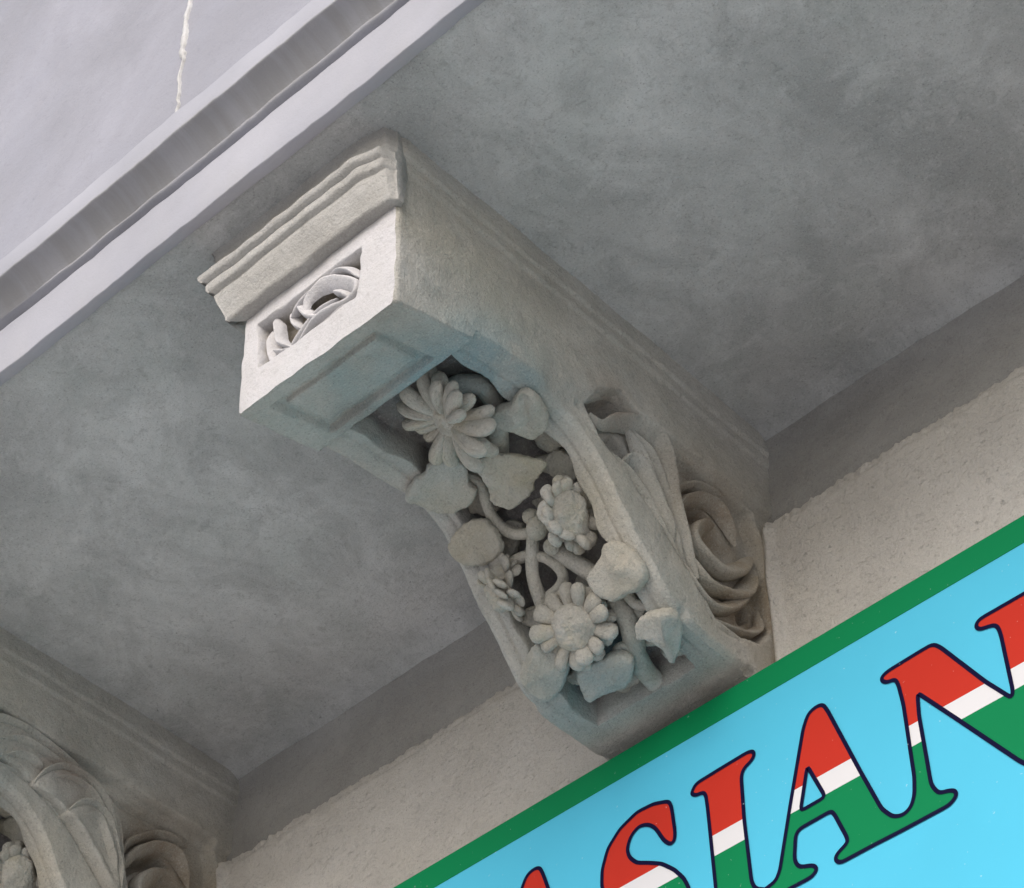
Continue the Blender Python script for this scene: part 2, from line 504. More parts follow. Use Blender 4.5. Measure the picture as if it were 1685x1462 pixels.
def strand(name, parent, pts, r, to3, h, rh=None, head=.25, tail=.25, tip=.18, mat=None, flip=1):
    """a tapered carved strand along a polyline; to3 maps (u, v, out) to a point"""
    P2 = catmull(mm(pts), 9)
    n = len(P2); L = np.concatenate([[0], np.cumsum(np.linalg.norm(np.diff(P2, axis=0), axis=1))]); L /= L[-1]
    T = np.gradient(P2, axis=0); T /= np.linalg.norm(T, axis=1)[:, None]
    rh = rh or r
    SEC = [(1.35, -.6), (1.12, -.05), (.78, .26), (.35, .54), (-.05, .76), (-.40, .96), (-.66, 1.0), (-.90, .84), (-1.03, .45), (-1.02, -.1), (-.9, -.6), (1.35, -.6)]
    K_ = len(SEC)
    R = np.zeros((n, K_, 3))
    for i in range(n):
        tp = min(1, tip + (1 - tip) * math.sin(min(1, L[i] / head) * math.pi / 2), tip + (1 - tip) * math.sin(min(1, (1 - L[i]) / tail) * math.pi / 2))
        nn = np.array([-T[i, 1], T[i, 0]]) * flip
        jit = 1 + .14 * noise.noise(Vector((P2[i][0] * 60, P2[i][1] * 60, 1)))
        for j, (a, b_) in enumerate(SEC):
            w_ = r * tp * jit * a
            R[i, j] = to3(P2[i, 0] + nn[0] * w_, P2[i, 1] + nn[1] * w_, h + rh * tp * b_)
    mb = MB(); mb.grid(R)
    for e_ in (0, -1): mb.fan(list(R[e_, :-1]), R[e_, :-1].mean(0), e_ == 0)
    mb.v = [tuple(p) for p in wear(np.array(mb.v))]
    o = mb.build(name, mat or M_carve, parent)
    bm = bmesh.new(); bm.from_mesh(o.data); bmesh.ops.recalc_face_normals(bm, faces=bm.faces); bm.to_mesh(o.data); bm.free()
    return o


def tongue(name, parent, pts, x0, dome, mat=None):
    """a flat carved leaf lobe on the bracket's side, outline in (y, z)"""
    o2 = catmull(mm(pts), 6, True); c = o2.mean(0); n = len(o2)
    rings = [(1, -.016), (1, -.002), (.985, .003), (.95, .0055), (.88, .0068), (.78, .0074), (.66, .0070), (.52, .0060), (.36, .0048), (.18, .004)]
    R = np.zeros((len(rings), n + 1, 3))
    for i, (r, hh) in enumerate(rings):
        for j in range(n + 1):
            p = c + (o2[j % n] - c) * r
            k = hh * dome / .008 if hh > 0 else hh
            k += .0015 * noise.noise(Vector((p[0] * 50, p[1] * 50, 3)))
            R[i, j] = (x0 + k, p[0], p[1])
    mb = MB(); mb.grid(R); mb.fan(list(R[-1, :-1]), R[-1, :-1].mean(0))
    mb.v = [tuple(p) for p in wear(np.array(mb.v))]
    o = mb.build(name, mat or M_carve, parent)
    bm = bmesh.new(); bm.from_mesh(o.data); bmesh.ops.remove_doubles(bm, verts=bm.verts, dist=1e-5); bmesh.ops.recalc_face_normals(bm, faces=bm.faces); bm.to_mesh(o.data); bm.free()
    o.data.polygons.foreach_set('use_smooth', [True] * len(o.data.polygons))
    return o


side3 = lambda y, z, o: np.array([o, y, z])
front3 = lambda x, z, o: np.array([x, -.80 - o, z])
VOLUTE = [
    ([(-123, -256), (-159, -288), (-178, -322), (-158, -338), (-117, -341), (-76, -313), (-38, -262)], .0135, .134, .018),
    ([(-200, -345), (-187, -367), (-153, -389), (-110, -378), (-70, -356), (-46, -316), (-34, -274)], .0115, .131, .018),
    ([(-204, -378), (-182, -411), (-147, -426), (-114, -413), (-78, -375), (-54, -334)], .0105, .129, .016),
    ([(-224, -398), (-196, -444), (-161, -461), (-119, -451), (-64, -428), (-36, -396), (-35, -366)], .0075, .130, .014),
    ([(-220, -320), (-198, -267), (-157, -224), (-112, -209), (-84, -228), (-68, -258)], .0085, .130, .014),
    ([(-224, -288), (-204, -242), (-166, -204), (-128, -186), (-80, -180)], .0065, .129, .011),
]
FAN = [
    ([(-396, -232), (-372, -236), (-344, -207), (-306, -181), (-268, -168), (-240, -180), (-229, -231), (-224, -295), (-207, -345), (-176, -400)], .0105, .134, .017),
    ([(-296, -184), (-262, -210), (-245, -246), (-231, -289), (-214, -340), (-188, -385)], .0062, .130, .012),
    ([(-312, -186), (-285, -222), (-264, -262), (-246, -302), (-224, -350), (-196, -395)], .0062, .130, .012),
    ([(-322, -270), (-308, -254), (-286, -256), (-266, -287), (-248, -322), (-222, -365)], .0105, .131, .016),
    ([(-352, -272), (-316, -288), (-286, -310), (-258, -345), (-228, -378), (-200, -404)], .0062, .130, .011),
    ([(-416, -226), (-380, -180), (-341, -154), (-308, -160), (-286, -174)], .0060, .137, .009),
]

br = empty('bracket', (0, 0, H0))
tag(br, 'pale carved scroll bracket with sunflowers and leaves, above the blue sign', 'bracket', 'carved brackets under the balcony')

# body: two sides and the underside of the block
NY, NZ = 250, 190
yy = np.concatenate([np.linspace(-.80, -.45, 110), np.linspace(-.45, .012, NY - 90)[1:]])
tt = np.linspace(0, 1, NZ)
Yg = np.repeat(yy[:, None], NZ, 1)
Bg = lower_edge(np.minimum(yy, 0))[:, None]
zt = np.linspace(.012, -.185, 80)
Zg = np.concatenate([np.repeat(zt[None, :-1], len(yy), 0), zt[-1] + (Bg - zt[-1]) * np.linspace(0, 1, NZ - 79)[None]], 1)


def make_body(parent, field, pits, groove):
    Xg = side_x(Yg, Zg, field, pits, groove)
    dz = np.abs(Zg - Bg)
    rad = np.interp(yy, [-.66, -.6], [.004, .010])[:, None]
    chip = np.clip(nz(np.stack([Yg * 0, Yg, Zg], -1), 38, 5) * 1.6 - .35, 0, 1)
    rad = rad * (1 + 1.2 * chip)
    Xg -= rad * np.clip(1 - dz / rad, 0, 1) ** 2 * .9          # worn arris
    Xg -= .004 * np.clip(1 - (Yg + .80) / .006, 0, 1) ** 2
    body = MB()
    body.grid(wear(np.stack([Xg, Yg, Zg], -1)))
    body.grid(wear(np.stack([-Xg, Yg, Zg], -1)), True)
    # underside of the block with its shallow sunk panel
    uy = np.linspace(-.80, -.648, 60); ux = np.linspace(-1, 1, 110)
    hwb = np.interp(uy, yy, Xg[:, -1])[:, None]
    X = ux[None] * hwb; Y = np.repeat(uy[:, None], 110, 1); Z = lower_edge(Y)
    dx = .100 - np.abs(X + .010); dy = np.minimum(Y + .776, -.664 - Y)
    pan = sstep(0, .004, np.minimum(dx, dy))
    pan2 = sstep(.014, .018, np.minimum(dx, dy))
    Z = Z + .012 * pan - .008 * pan2
    body.grid(wear(np.stack([X, Y, Z], -1)), True)
    # back of the block, above the carved hollow
    bx = np.linspace(-1, 1, 40); bz = np.linspace(lower_edge(np.array([-.648]))[0], -.17, 12)
    X = bx[None] * .145 * np.ones((12, 1)); Z = np.repeat(bz[:, None], 40, 1)
    body.grid(wear(np.stack([X, np.full_like(X, -.648), Z], -1)), True)
    return body.build('body', M_carve, parent), Xg


bodyo, Xg = make_body(br, FIELD, PITS, GROOVE)
for pl, r_, h_, rh_ in VOLUTE: strand('scroll_leaf', br, pl, r_ * .88, side3, h_ - .0055, rh_ * .95, flip=-1 if pl[0][0] in (-220, -224) and pl[-1][1] > -300 else 1)
for pl, r_, h_, rh_ in FAN: strand('scroll_leaf', br, pl, r_ * .95, side3, h_ - .004, rh_, flip=-1)

# carved front: two border strips, deep hollow between them, rounded foot
ss = np.linspace(.008, SL[-1], 230)
us = np.concatenate([np.linspace(-1, -.72, 22)[:-1], np.linspace(-.72, -.62, 14)[:-1], np.linspace(-.62, .62, 60)[:-1], np.linspace(.62, .72, 14)[:-1], np.linspace(.72, 1, 22)])
py = np.interp(ss, SL, PR[:, 0])
hws = np.interp(py, yy, Xg[:, -1])
SS = np.repeat(ss[:, None], len(us), 1)
X = us[None] * hws[:, None]
edge_in = .095 + .003 * np.sin(SS * 31) + .003 * np.sin(SS * 77 + 1)
dpan = np.minimum(edge_in - np.abs(X), .618 - SS)
mask = sstep(0, .007, dpan)
dep = .050 * mask
# plain moulded line along each strip
dep += .003 * np.exp(-((np.abs(X) - .112) / .003) ** 2) * (SS < .60)
flo = on_panel(X, SS, -dep)
flo = wear(flo)
und = mask * .010
flo[..., 2] += und * nz(flo, 28, 71); flo[..., 1] += und * nz(flo, 24, 17)
cf = MB(); cf.grid(flo, True)
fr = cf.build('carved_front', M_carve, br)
at = fr.data.attributes.new('sunk_tone', 'FLOAT', 'POINT')
at.data.foreach_set('value', sstep(.45, 1.0, mask).ravel())  # darker colour towards the floor of the hollow

# front face of the block with its sunk scrollwork panel
fx = np.linspace(-.15, .15, 130); fz = np.linspace(-.343, -.135, 100)
X, Z = np.meshgrid(fx, fz, indexing='ij')
X = X / .15 * np.interp(Z, Zg[0, ::-1], Xg[0, ::-1])
Q = np.stack([X.ravel(), Z.ravel()], -1)
RC = mm([(-121, -175), (-114, -274), (78, -281), (84, -179)])
f = inside(Q, RC); d, _ = seg_dist(Q, RC + RC[:1])
h = np.where(f, -.036 * sstep(0, .005, d), 0)
h = h.reshape(X.shape)
fp = MB()
P = np.stack([X, -.80 - h, Z], -1)
P = wear(P); P[..., 1] += (h < -.001) * .003 * nz(P, 60, 3)
fp.grid(P)
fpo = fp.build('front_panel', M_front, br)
at = fpo.data.attributes.new('sunk_tone', 'FLOAT', 'POINT')
at.data.foreach_set('value', sstep(-.010, -.026, h).ravel())  # darker brown where the panel is sunk

for pl, r_, h_ in [([(-54, -268), (-23, -246), (12, -246), (47, -259), (67, -258), (65, -239), (40, -212), (12, -190), (-12, -186), (-30, -194), (-34, -214)], .0105, -.010),
                   ([(-40, -279), (5, -271), (32, -270), (70, -269)], .0062, -.012), ([(8, -181), (37, -184), (59, -203), (80, -238)], .0065, -.010),
                   ([(-93, -178), (-86, -210), (-80, -238), (-60, -262)], .0062, -.011), ([(-46, -180), (-41, -198), (-25, -224), (-6, -240)], .0080, -.013),
                   ([(-106, -190), (-105, -230), (-92, -262), (-58, -274)], .0085, -.018), ([(-66, -200), (-44, -186), (-22, -180), (0, -181)], .0070, -.012),
                   ([(-74, -268), (-44, -240), (-12, -226), (22, -224)], .0075, -.016), ([(16, -206), (38, -226), (50, -246)], .0075, -.017), ([(-96, -240), (-78, -256), (-56, -266)], .007, -.014), ([(-64, -182), (-60, -208), (-48, -228)], .006, -.018)]:
    strand('scrollwork', br, pl, r_ * .80, front3, h_ - .001, .011, tip=.3, mat=M_front)

# moulded cap across the front, mitred and returned along the left side
cp = np.array([(-.79, -.146), (-.806, -.147), (-.816, -.147), (-.8195, -.145), (-.820, -.138), (-.8215, -.132), (-.825, -.122), (-.830, -.110), (-.833, -.100), (-.834, -.094), (-.8325, -.091), (-.8345, -.089), (-.840, -.088), (-.8425, -.084), (-.843, -.076), (-.8425, -.072), (-.8405, -.0705),
               (-.8425, -.069), (-.848, -.068), (-.8515, -.064), (-.852, -.057), (-.850, -.052), (-.845, -.049), (-.838, -.047), (-.835, -.043), (-.834, -.03), (-.836, -.012), (-.842, .004)])
nxx = 90
P = np.zeros((len(cp), nxx + 30, 3))
for i, (y, z) in enumerate(cp):
    o = -.80 - y
    P[i, :30, 0] = -.150 - o; P[i, :30, 1] = np.linspace(.01, y, 30)
    P[i, 30:, 0] = np.concatenate([np.linspace(-.150 - o, .140, nxx - 14), np.linspace(.1415, .1580, 14)]); P[i, 30:, 1] = y
    P[i, :, 2] = z
    xr = P[i, 30:, 0]
    k = 1 - .22 * sstep(.10, .15, xr) - .45 * sstep(.148, .158, xr)
    P[i, 30:, 1] = -.80 - o * k
Pw = wear(P)
cm = MB(); cm.grid(Pw, True)
endr = Pw[:, -1]
cen = endr.mean(0); cen[1] = -.79
cm.fan(list(endr) + [np.array([.150, -.79, 0.0])], cen)
cm.build('cap_moulding', M_cap, br)


# --- applied ornament
def leaf(pts, h0=.004, dome=.010, rib=None, skirt=-.022, curl=0.0, fold=-1.0):
    o2 = catmull(mm(pts), 5, True)
    c = o2.mean(0)
    for q_ in range(len(o2)):
        d_ = o2[q_] - c; d_ = d_ / np.linalg.norm(d_)
        o2[q_] += d_ * (.0018 * noise.noise(Vector((o2[q_][0] * 120, o2[q_][1] * 120, 2.0))) + .0016 * noise.noise(Vector((o2[q_][0] * 300, o2[q_][1] * 300, 5.0))))
    n = len(o2)
    rings = [(.55, skirt), (.93, skirt * .45), (1.0, -.0045), (1.0, -.001), (.992, .003), (.97, .0058), (.93, .0073), (.86, .0082), (.78, .0088), (.69, .0093), (.6, .0098), (.5, .0101), (.4, .0104), (.3, .0106), (.2, .0108), (.1, .011)]
    R = np.zeros((len(rings), n + 1, 3))
    ax = None
    if rib:
        a, b_ = np.array(mm(rib)); ax = (a, b_)
    seed = pts[0][0] * .37
    for i, (r, hh) in enumerate(rings):
        for j in range(n + 1):
            p = c + (o2[j % n] - c) * r
            h = h0 + (hh * dome / .010 if hh > 0 else hh)
            if hh >= 0:
                w = noise.noise(Vector((p[0] * 34 + seed, p[1] * 34, 1.0)))
                h += .0045 * w + .0016 * noise.noise(Vector((p[0] * 110 + seed, p[1] * 110, 4.0)))
                h += curl * (np.linalg.norm(p - c) / .05) ** 2
                if ax is not None:
                    e = ax[1] - ax[0]; t = np.clip((p - ax[0]) @ e / (e @ e), 0, 1)
                    dd = np.linalg.norm(p - ax[0] - t * e)
                    if fold < 0: h += -.007 * math.exp(-(dd / .005) ** 2) * (1 - t * .7) + .002 * math.exp(-((dd - .014) / .008) ** 2)
                    else: h += fold * .016 * math.exp(-(dd / .011)) * (1 - .4 * t)
            R[i, j] = on_panel(p[0], p[1], h)
    mb = MB(); mb.grid(R, False)
    ctr = R[-1, :-1].mean(0)
    mb.fan(list(R[-1, :-1]), ctr, False)
    mb.v = [tuple(p) for p in wear(np.array(mb.v), 4.)]
    o = mb.build('leaf', M_orn, br)
    bm = bmesh.new(); bm.from_mesh(o.data)
    bmesh.ops.remove_doubles(bm, verts=bm.verts, dist=1e-5)
    bmesh.ops.recalc_face_normals(bm, faces=bm.faces)
    bm.to_mesh(o.data); bm.free()
    o.data.polygons.foreach_set('use_smooth', [True] * len(o.data.polygons))
    return o


leaf([(54.9, 141.7), (74.8, 137.2), (94.7, 140.4), (118.9, 132.4), (132.2, 142.8), (131.7, 162.1), (123.8, 186.5), (111.4, 200.8), (94.5, 207.8), (77.5, 207.6), (69.5, 189.9), (63.7, 174.5), (52.6, 161.6)], .008, .009, ((120, 140), (95, 175)))
leaf([(-136.7, 171.9), (-103.0, 152.3), (-85.3, 152.6), (-61.9, 146.7), (-39.9, 154.7), (-29.7, 168.9), (-33.8, 188.7), (-46.8, 207.1), (-45.4, 221.8), (-58.3, 234.5), (-76.6, 237.1), (-100.1, 232.9), (-116.4, 219.6), (-132.2, 192.2)], .008, .006)
leaf([(-7.0, 178.9), (10.0, 182.4), (34.9, 200.0), (56.2, 223.8), (73.8, 248.3), (54.4, 258.0), (39.9, 262.4), (31.4, 273.2), (6.2, 278.9), (-13.9, 278.6), (-25.4, 264.8), (-31.0, 247.3), (-23.0, 228.6), (-20.5, 211.0), (-17.4, 191.7)], .018, .005, curl=-.001)
leaf([(-128.9, 269.2), (-107.9, 260.2), (-85.3, 257.6), (-64.0, 265.4), (-56.2, 280.8), (-54.5, 302.6), (-59.5, 317.9), (-75.5, 326.6), (-97.8, 324.1), (-121.9, 312.9), (-134.5, 297.7), (-136.4, 280.9)], .007, .008)
leaf([(99.6, 397.4), (115.8, 402.2), (128.0, 423.7), (134.7, 449.3), (128.5, 464.7), (110.3, 473.5), (86.3, 471.5), (65.1, 469.7), (50.2, 452.5), (46.8, 431.3), (53.1, 421.1), (78.8, 410.5)], .008, .014, ((106, 404), (100, 440)), fold=.45)
leaf([(69.8, 517.6), (80.0, 509.4), (96.5, 504.8), (117.9, 509.3), (132.1, 518.3), (134.2, 534.1), (122.3, 554.0), (104.0, 570.2), (83.7, 579.0), (89.0, 562.6), (87.1, 548.7), (77.0, 535.0), (65.2, 526.5)], .006, .010, ((122, 514), (92, 574)), fold=1.1)
leaf([(-99.2, 471.9), (-81.4, 464.8), (-63.2, 464.8), (-60.4, 478.1), (-43.7, 491.5), (-43.5, 507.2), (-57.4, 519.4), (-87.9, 535.4), (-109.6, 533.7), (-121.1, 516.7), (-125.2, 498.3), (-116.1, 482.0)], .003, .014, ((-70, 468), (-112, 500)), fold=.7)
leaf([(-47.1, 528.1), (-35.1, 520.0), (-16.8, 521.4), (10.0, 527.6), (26.3, 531.0), (39.6, 545.4), (34.1, 557.0), (13.1, 572.6), (-9.3, 576.0), (-31.0, 571.4), (-46.8, 567.4), (-61.9, 566.1), (-58.2, 549.6)], .004, .014)


def small_leaf(x, s_, a, b_, rot, h0):
    pts = []
    for k in range(11):
        t = 2 * math.pi * k / 11
        rr = 1 + .16 * math.cos(3 * t + x) + .10 * math.sin(5 * t + s_)
        u, w = a * rr * math.cos(t), b_ * rr * math.sin(t)
        pts.append((x + u * math.cos(rot) - w * math.sin(rot), s_ + u * math.sin(rot) + w * math.cos(rot)))
    return leaf(pts, h0, .007, skirt=-.014)


# low leaves lying on the floor of the hollow, behind the main ones
for q in ((66, 262, 30, 20, .6, -.030), (72, 226, 24, 16, 1.2, -.034), (-6, 150, 30, 18, .4, -.034), (-64, 300, 26, 18, -.5, -.034), (22, 292, 24, 16, .3, -.032), (-76, 424, 22, 17, .9, -.028),
          (14, 420, 26, 17, -.7, -.034), (74, 560, 24, 17, .5, -.028), (-22, 598, 28, 15, .2, -.032), (66, 494, 22, 16, -.4, -.030), (-72, 250, 22, 15, .2, -.032), (-64, 548, 24, 15, 1.0, -.030)):
    small_leaf(*q)


def stem(pts, r, h=-.012, h1=None):
    P2 = catmull(mm(pts), 7)
    hh = np.linspace(h, h if h1 is None else h1, len(P2))
    C3 = np.array([on_panel(p[0], p[1], k) for p, k in zip(P2, hh)])
    T = np.gradient(C3, axis=0); T /= np.linalg.norm(T, axis=1)[:, None]
    R = np.zeros((len(C3), 11, 3))
    for i in range(len(C3)):
        up = Vector((.1, -.6, -.8)); t = Vector(T[i]); a = t.cross(up).normalized(); b_ = t.cross(a)
        rr = r * (1 + .12 * noise.noise(Vector(C3[i]) * 40))
        for j in range(11):
            an = j / 10 * 2 * math.pi
            R[i, j] = C3[i] + np.array(a * math.cos(an) + b_ * math.sin(an)) * rr
    mb = MB(); mb.grid(R)
    for e_ in (0, -1):
        mb.fan(list(R[e_, :-1]), R[e_, :-1].mean(0) + T[e_] * r * (.6 if e_ else -.6), e_ == 0)
    return mb.build('stem', M_orn, br)


stem([(-62, 196), (-50.2, 208.5), (-44.6, 227.2), (-53.8, 247.1), (-59.0, 268.3), (-53.6, 290.1), (-38.3, 307.6), (-14, 319)], .0088, -.010)
stem([(-7, 316), (-29.4, 354.8), (-39.6, 380.8), (-44.5, 412.0), (-48, 440.)], .0098, -.006)
stem([(-84, 347), (-58.4, 338.8), (-31.3, 345.1), (-7.5, 364.2), (3.0, 387.3), (-0.7, 402.2), (-16.9, 410.2), (-40.0, 412)], .0082, -.012)
stem([(3, 350), (25.4, 388.4), (40.1, 413.3), (50, 436)], .0135, -.018)
stem([(52.8, 462.1), (55.0, 494.9), (48.2, 523.0), (34.9, 552.6), (22.5, 587.5), (18.2, 621)], .0155, -.026, -.016)
stem([(12, 537), (22, 531), (31, 535.), (36, 552.6)], .0075, -.012)
stem([(77.1, 464.3), (82.5, 486.8), (97.1, 498.7), (107, 512)], .0085, -.014)
stem([(58, 165), (39.5, 173.5), (25.7, 186.7), (8.0, 205)], .0165, -.018)
stem([(14, 104), (22, 92), (41.3, 87.8), (56.9, 95.8), (67.1, 114.8), (58.7, 148)], .014, -.026)
stem([(60, 590), (82, 600), (100, 598)], .012, -.030)
stem([(-62, 560), (-42, 585), (-30, 618)], .010, -.034)
stem([(-48, 440), (-62, 462), (-70, 478)], .011, -.016)


def ball(name, x, s, r, h, sq=.8):
    N, Mm = 12, 9
    c = on_panel(x / 1000., s / 1000., h)
    n = on_panel(x / 1000., s / 1000., h + .01) - c; n /= np.linalg.norm(n)
    mb = MB(); R = np.zeros((Mm, N + 1, 3))
    q = Vector(n).to_track_quat('Z', 'Y').to_matrix()
    for i in range(Mm):
        ph = math.pi * i / (Mm - 1)
        for j in range(N + 1):
            th = 2 * math.pi * j / N
            R[i, j] = c + np.array(q @ Vector((math.sin(ph) * math.cos(th), math.sin(ph) * math.sin(th), math.cos(ph) * sq))) * r
    mb.grid(R, True)
    mb.v = [tuple(p) for p in wear(np.array(mb.v), 9.)]
    return mb.build(name, M_orn, br)


ball('bud', 5.1, 322.1, .0185, .004)
ball('bud', 12.8, 355.5, .0125, .0)
ball('bud', -2, 300, .013, -.006)

# sunflowers: a domed seed disc and separate petals sharing one mesh
def petal_mesh():
    rows = []
    for i in range(11):
        t = (i / 10) ** .8
        w = (.17 + .16 * math.sin(min(1, t / .8) * math.pi / 2)) * (math.sqrt(max(0, 1 - ((t - .72) / .28) ** 2)) if t > .72 else 1)
        z = .14 * math.sin(t * 2.6) - .06 * t
        th = .40 * (1 - .25 * t) * (math.sqrt(max(0, 1 - ((t - .72) / .28) ** 2)) if t > .72 else 1)
        row = []
        for j in range(9):
            a = j / 8 * 2 * math.pi
            cr_ = math.cos(a); sr = math.sin(a)
            row.append((t, w * cr_, z + th * .5 * sr * (1 if t < 1 else .2) - (.03 * (1 - t) * math.exp(-(w * cr_ / .06) ** 2) if sr > 0 else 0)))
        rows.append(row)
    mb = MB(); mb.grid(np.array(rows), True)
    mb.fan(rows[-1][:-1], np.array(rows[-1][:-1]).mean(0) + np.array([.02, 0, 0]), True)
    me = bpy.data.meshes.new('petal')
    me.from_pydata([tuple(.04 * q for q in p) for p in mb.v], [], mb.f); me.update()
    bm = bmesh.new(); bm.from_mesh(me)
    bmesh.ops.remove_doubles(bm, verts=bm.verts, dist=1e-5); bmesh.ops.recalc_face_normals(bm, faces=bm.faces)
    bm.to_mesh(me); bm.free()
    me.polygons.foreach_set('use_smooth', [True] * len(me.polygons))
    me.materials.append(M_flower)
    return me


PETAL = petal_mesh()


def disc_mesh(r, ht, seed):
    N = 64; rings = 26
    R = np.zeros((rings, N + 1, 3))
    for i in range(rings):
        t = i / (rings - 1)
        for j in range(N + 1):
            a = 2 * math.pi * (j % N) / N
            ph = t * math.pi * .5
            rr = r * math.cos(ph) if i else r
            z = ht * math.sin(ph) ** .8 if i else -.012
            p = Vector((rr * math.cos(a), rr * math.sin(a), z))
            k = .0013 * noise.noise(p * 260 + Vector((seed, 0, 0))) + .0030 * noise.noise(p * 45 + Vector((seed, 4, 0)))
            R[i, j] = p * (1 + k / r) if i else p
            R[i, j, 2] += k * (i > 0)
    mb = MB(); mb.grid(R)
    me = bpy.data.meshes.new('flower')
    me.from_pydata(mb.v, [], mb.f); me.update()
    me.polygons.foreach_set('use_smooth', [True] * len(me.polygons))
    me.materials.append(M_flower)
    return me


def flower(x, s, h, nrm, R, rd, n, cup, seed, ht=.016, arc=(0, 360), wf=1.0):
    c = on_panel(x / 1000., s / 1000., h)
    nn = on_panel(x / 1000., s / 1000., h + .01) - c; nn = Vector(nn).normalized()
    d = (nn * nrm[0] + Vector((1, 0, 0)) * nrm[1] + Vector((0, 1, 0)) * nrm[2]).normalized()
    rnd = random.Random(seed)
    o = bpy.data.objects.new('flower', disc_mesh(rd, ht, seed))
    COL.objects.link(o); o.parent = br
    o.matrix_local = Matrix.Translation(Vector(c)) @ d.to_track_quat('Z', 'Y').to_matrix().to_4x4()
    for layer in range(2):
        for k in range(n):
            a = math.radians(arc[0]) + math.radians(arc[1] - arc[0]) * (k + .5 * layer + rnd.uniform(-.16, .16)) / n
            L = (R - rd * .72) * rnd.uniform(.84, 1.10) * (1 if layer == 0 else .92)
            tilt = cup + rnd.uniform(-.24, .24) - (.22 if layer else -.10)
            p = bpy.data.objects.new('petal', PETAL)
            COL.objects.link(p); p.parent = o
            wid = 2 * math.pi * R / n * .86 * wf * rnd.uniform(.80, 1.12)
            p.matrix_local = (Matrix.Rotation(a, 4, 'Z') @ Matrix.Translation((rd * .72, 0, -.004 - .004 * layer)) @ Matrix.Rotation(-tilt, 4, 'Y')
                              @ Matrix.Rotation(rnd.uniform(-.5, .5), 4, 'X') @ Matrix.Rotation(rnd.uniform(-.18, .18), 4, 'Z') @ Matrix.Diagonal((L / .04, wid * 1.5 / .04, L * 1.1 / .04, 1)))
    return o


flower(-6, 471, .010, (1, .12, -.05), .065, .034, 13, .12, 11, .022)
flower(60, 332, .008, (.52, .78, .36), .062, .036, 12, .58, 23, .024)
flower(-90, 378, .006, (.8, -.60, .45), .048, .025, 10, .25, 31, .020)
flower(-82, 350, .000, (.5, -.3, -.8), .038, .015, 8, .30, 33, .012)
flower(10, 103, .008, (.80, -.56, -.42), .086, .024, 14, .02, 47, .013, wf=.72)


# ------------------------------------------------------------------ the neighbouring bracket
def copy_tree(o, parent=None):
    c = o.copy(); COL.objects.link(c)
    if parent is not None:
        c.parent = parent
        c.matrix_parent_inverse = o.matrix_parent_inverse.copy()
    for ch in list(o.children): copy_tree(ch, c)
    return c


br2 = copy_tree(br)
br2.location = (-1.188, 0, H0)
for ch in list(br2.children):
    if ch.name.split('.')[0] in ('body', 'scroll_leaf'): bpy.data.objects.remove(ch, do_unlink=True)
FIELD2 = [(-560, -262), (-530, -165), (-500, -142), (-300, -146), (-40, -150), (-22, -200), (-22, -400), (-50, -450), (-95, -466), (-150, -468), (-192, -420), (-254, -360), (-330, -290), (-388, -258), (-450, -240)]
GROOVE2 = [(-560, -264), (-450, -245), (-388, -264), (-330, -296), (-254, -364), (-192, -424), (-150, -474), (-95, -470)]
make_body(br2, FIELD2, PITS[2:], GROOVE2)
for pl, r_, h_, rh_ in VOLUTE: strand('scroll_leaf', br2, pl, r_, side3, h_ - .006, rh_, flip=-1 if pl[0][0] in (-220, -224) and pl[-1][1] > -300 else 1)
tongue('scroll_leaf', br2, [(-535, -225), (-515, -172), (-460, -152), (-390, -158), (-330, -172), (-285, -182), (-262, -215), (-268, -262), (-300, -235), (-350, -215), (-395, -232), (-420, -248), (-470, -236)], .131, .011)
tongue('scroll_leaf', br2, [(-420, -252), (-402, -216), (-365, -190), (-320, -186), (-282, -205), (-258, -250), (-240, -310), (-218, -380), (-236, -384), (-290, -330), (-345, -282), (-385, -262)], .141, .013)
tongue('scroll_leaf', br2, [(-355, -276), (-330, -246), (-298, -238), (-272, -258), (-252, -305), (-230, -372), (-244, -378), (-292, -330), (-335, -292)], .151, .012)
for pl, r_, h_ in [([(-290, -186), (-262, -200), (-244, -240), (-232, -300), (-214, -360), (-186, -410)], .009, .136), ([(-420, -252), (-402, -216), (-365, -190), (-320, -187), (-282, -206), (-259, -250), (-241, -310), (-219, -380)], .0060, .147),
                   ([(-355, -276), (-330, -246), (-298, -239), (-273, -258), (-253, -305), (-231, -372)], .0060, .157), ([(-535, -225), (-515, -172), (-460, -153), (-390, -159), (-330, -173), (-287, -184)], .0060, .138),
                   ([(-395, -232), (-352, -208), (-305, -216), (-274, -262), (-246, -330), (-226, -376)], .0050, .150), ([(-330, -272), (-300, -260), (-276, -290), (-248, -345)], .0050, .159),
                   ([(-500, -205), (-450, -178), (-385, -180), (-330, -194), (-288, -216), (-270, -250)], .0055, .139), ([(-480, -225), (-440, -204), (-400, -210)], .0050, .138)]:
    strand('scroll_leaf', br2, pl, r_, side3, h_, .011, flip=-1)
br2['label'] = 'shadowed carved scroll bracket away from the sign, further along the wall'

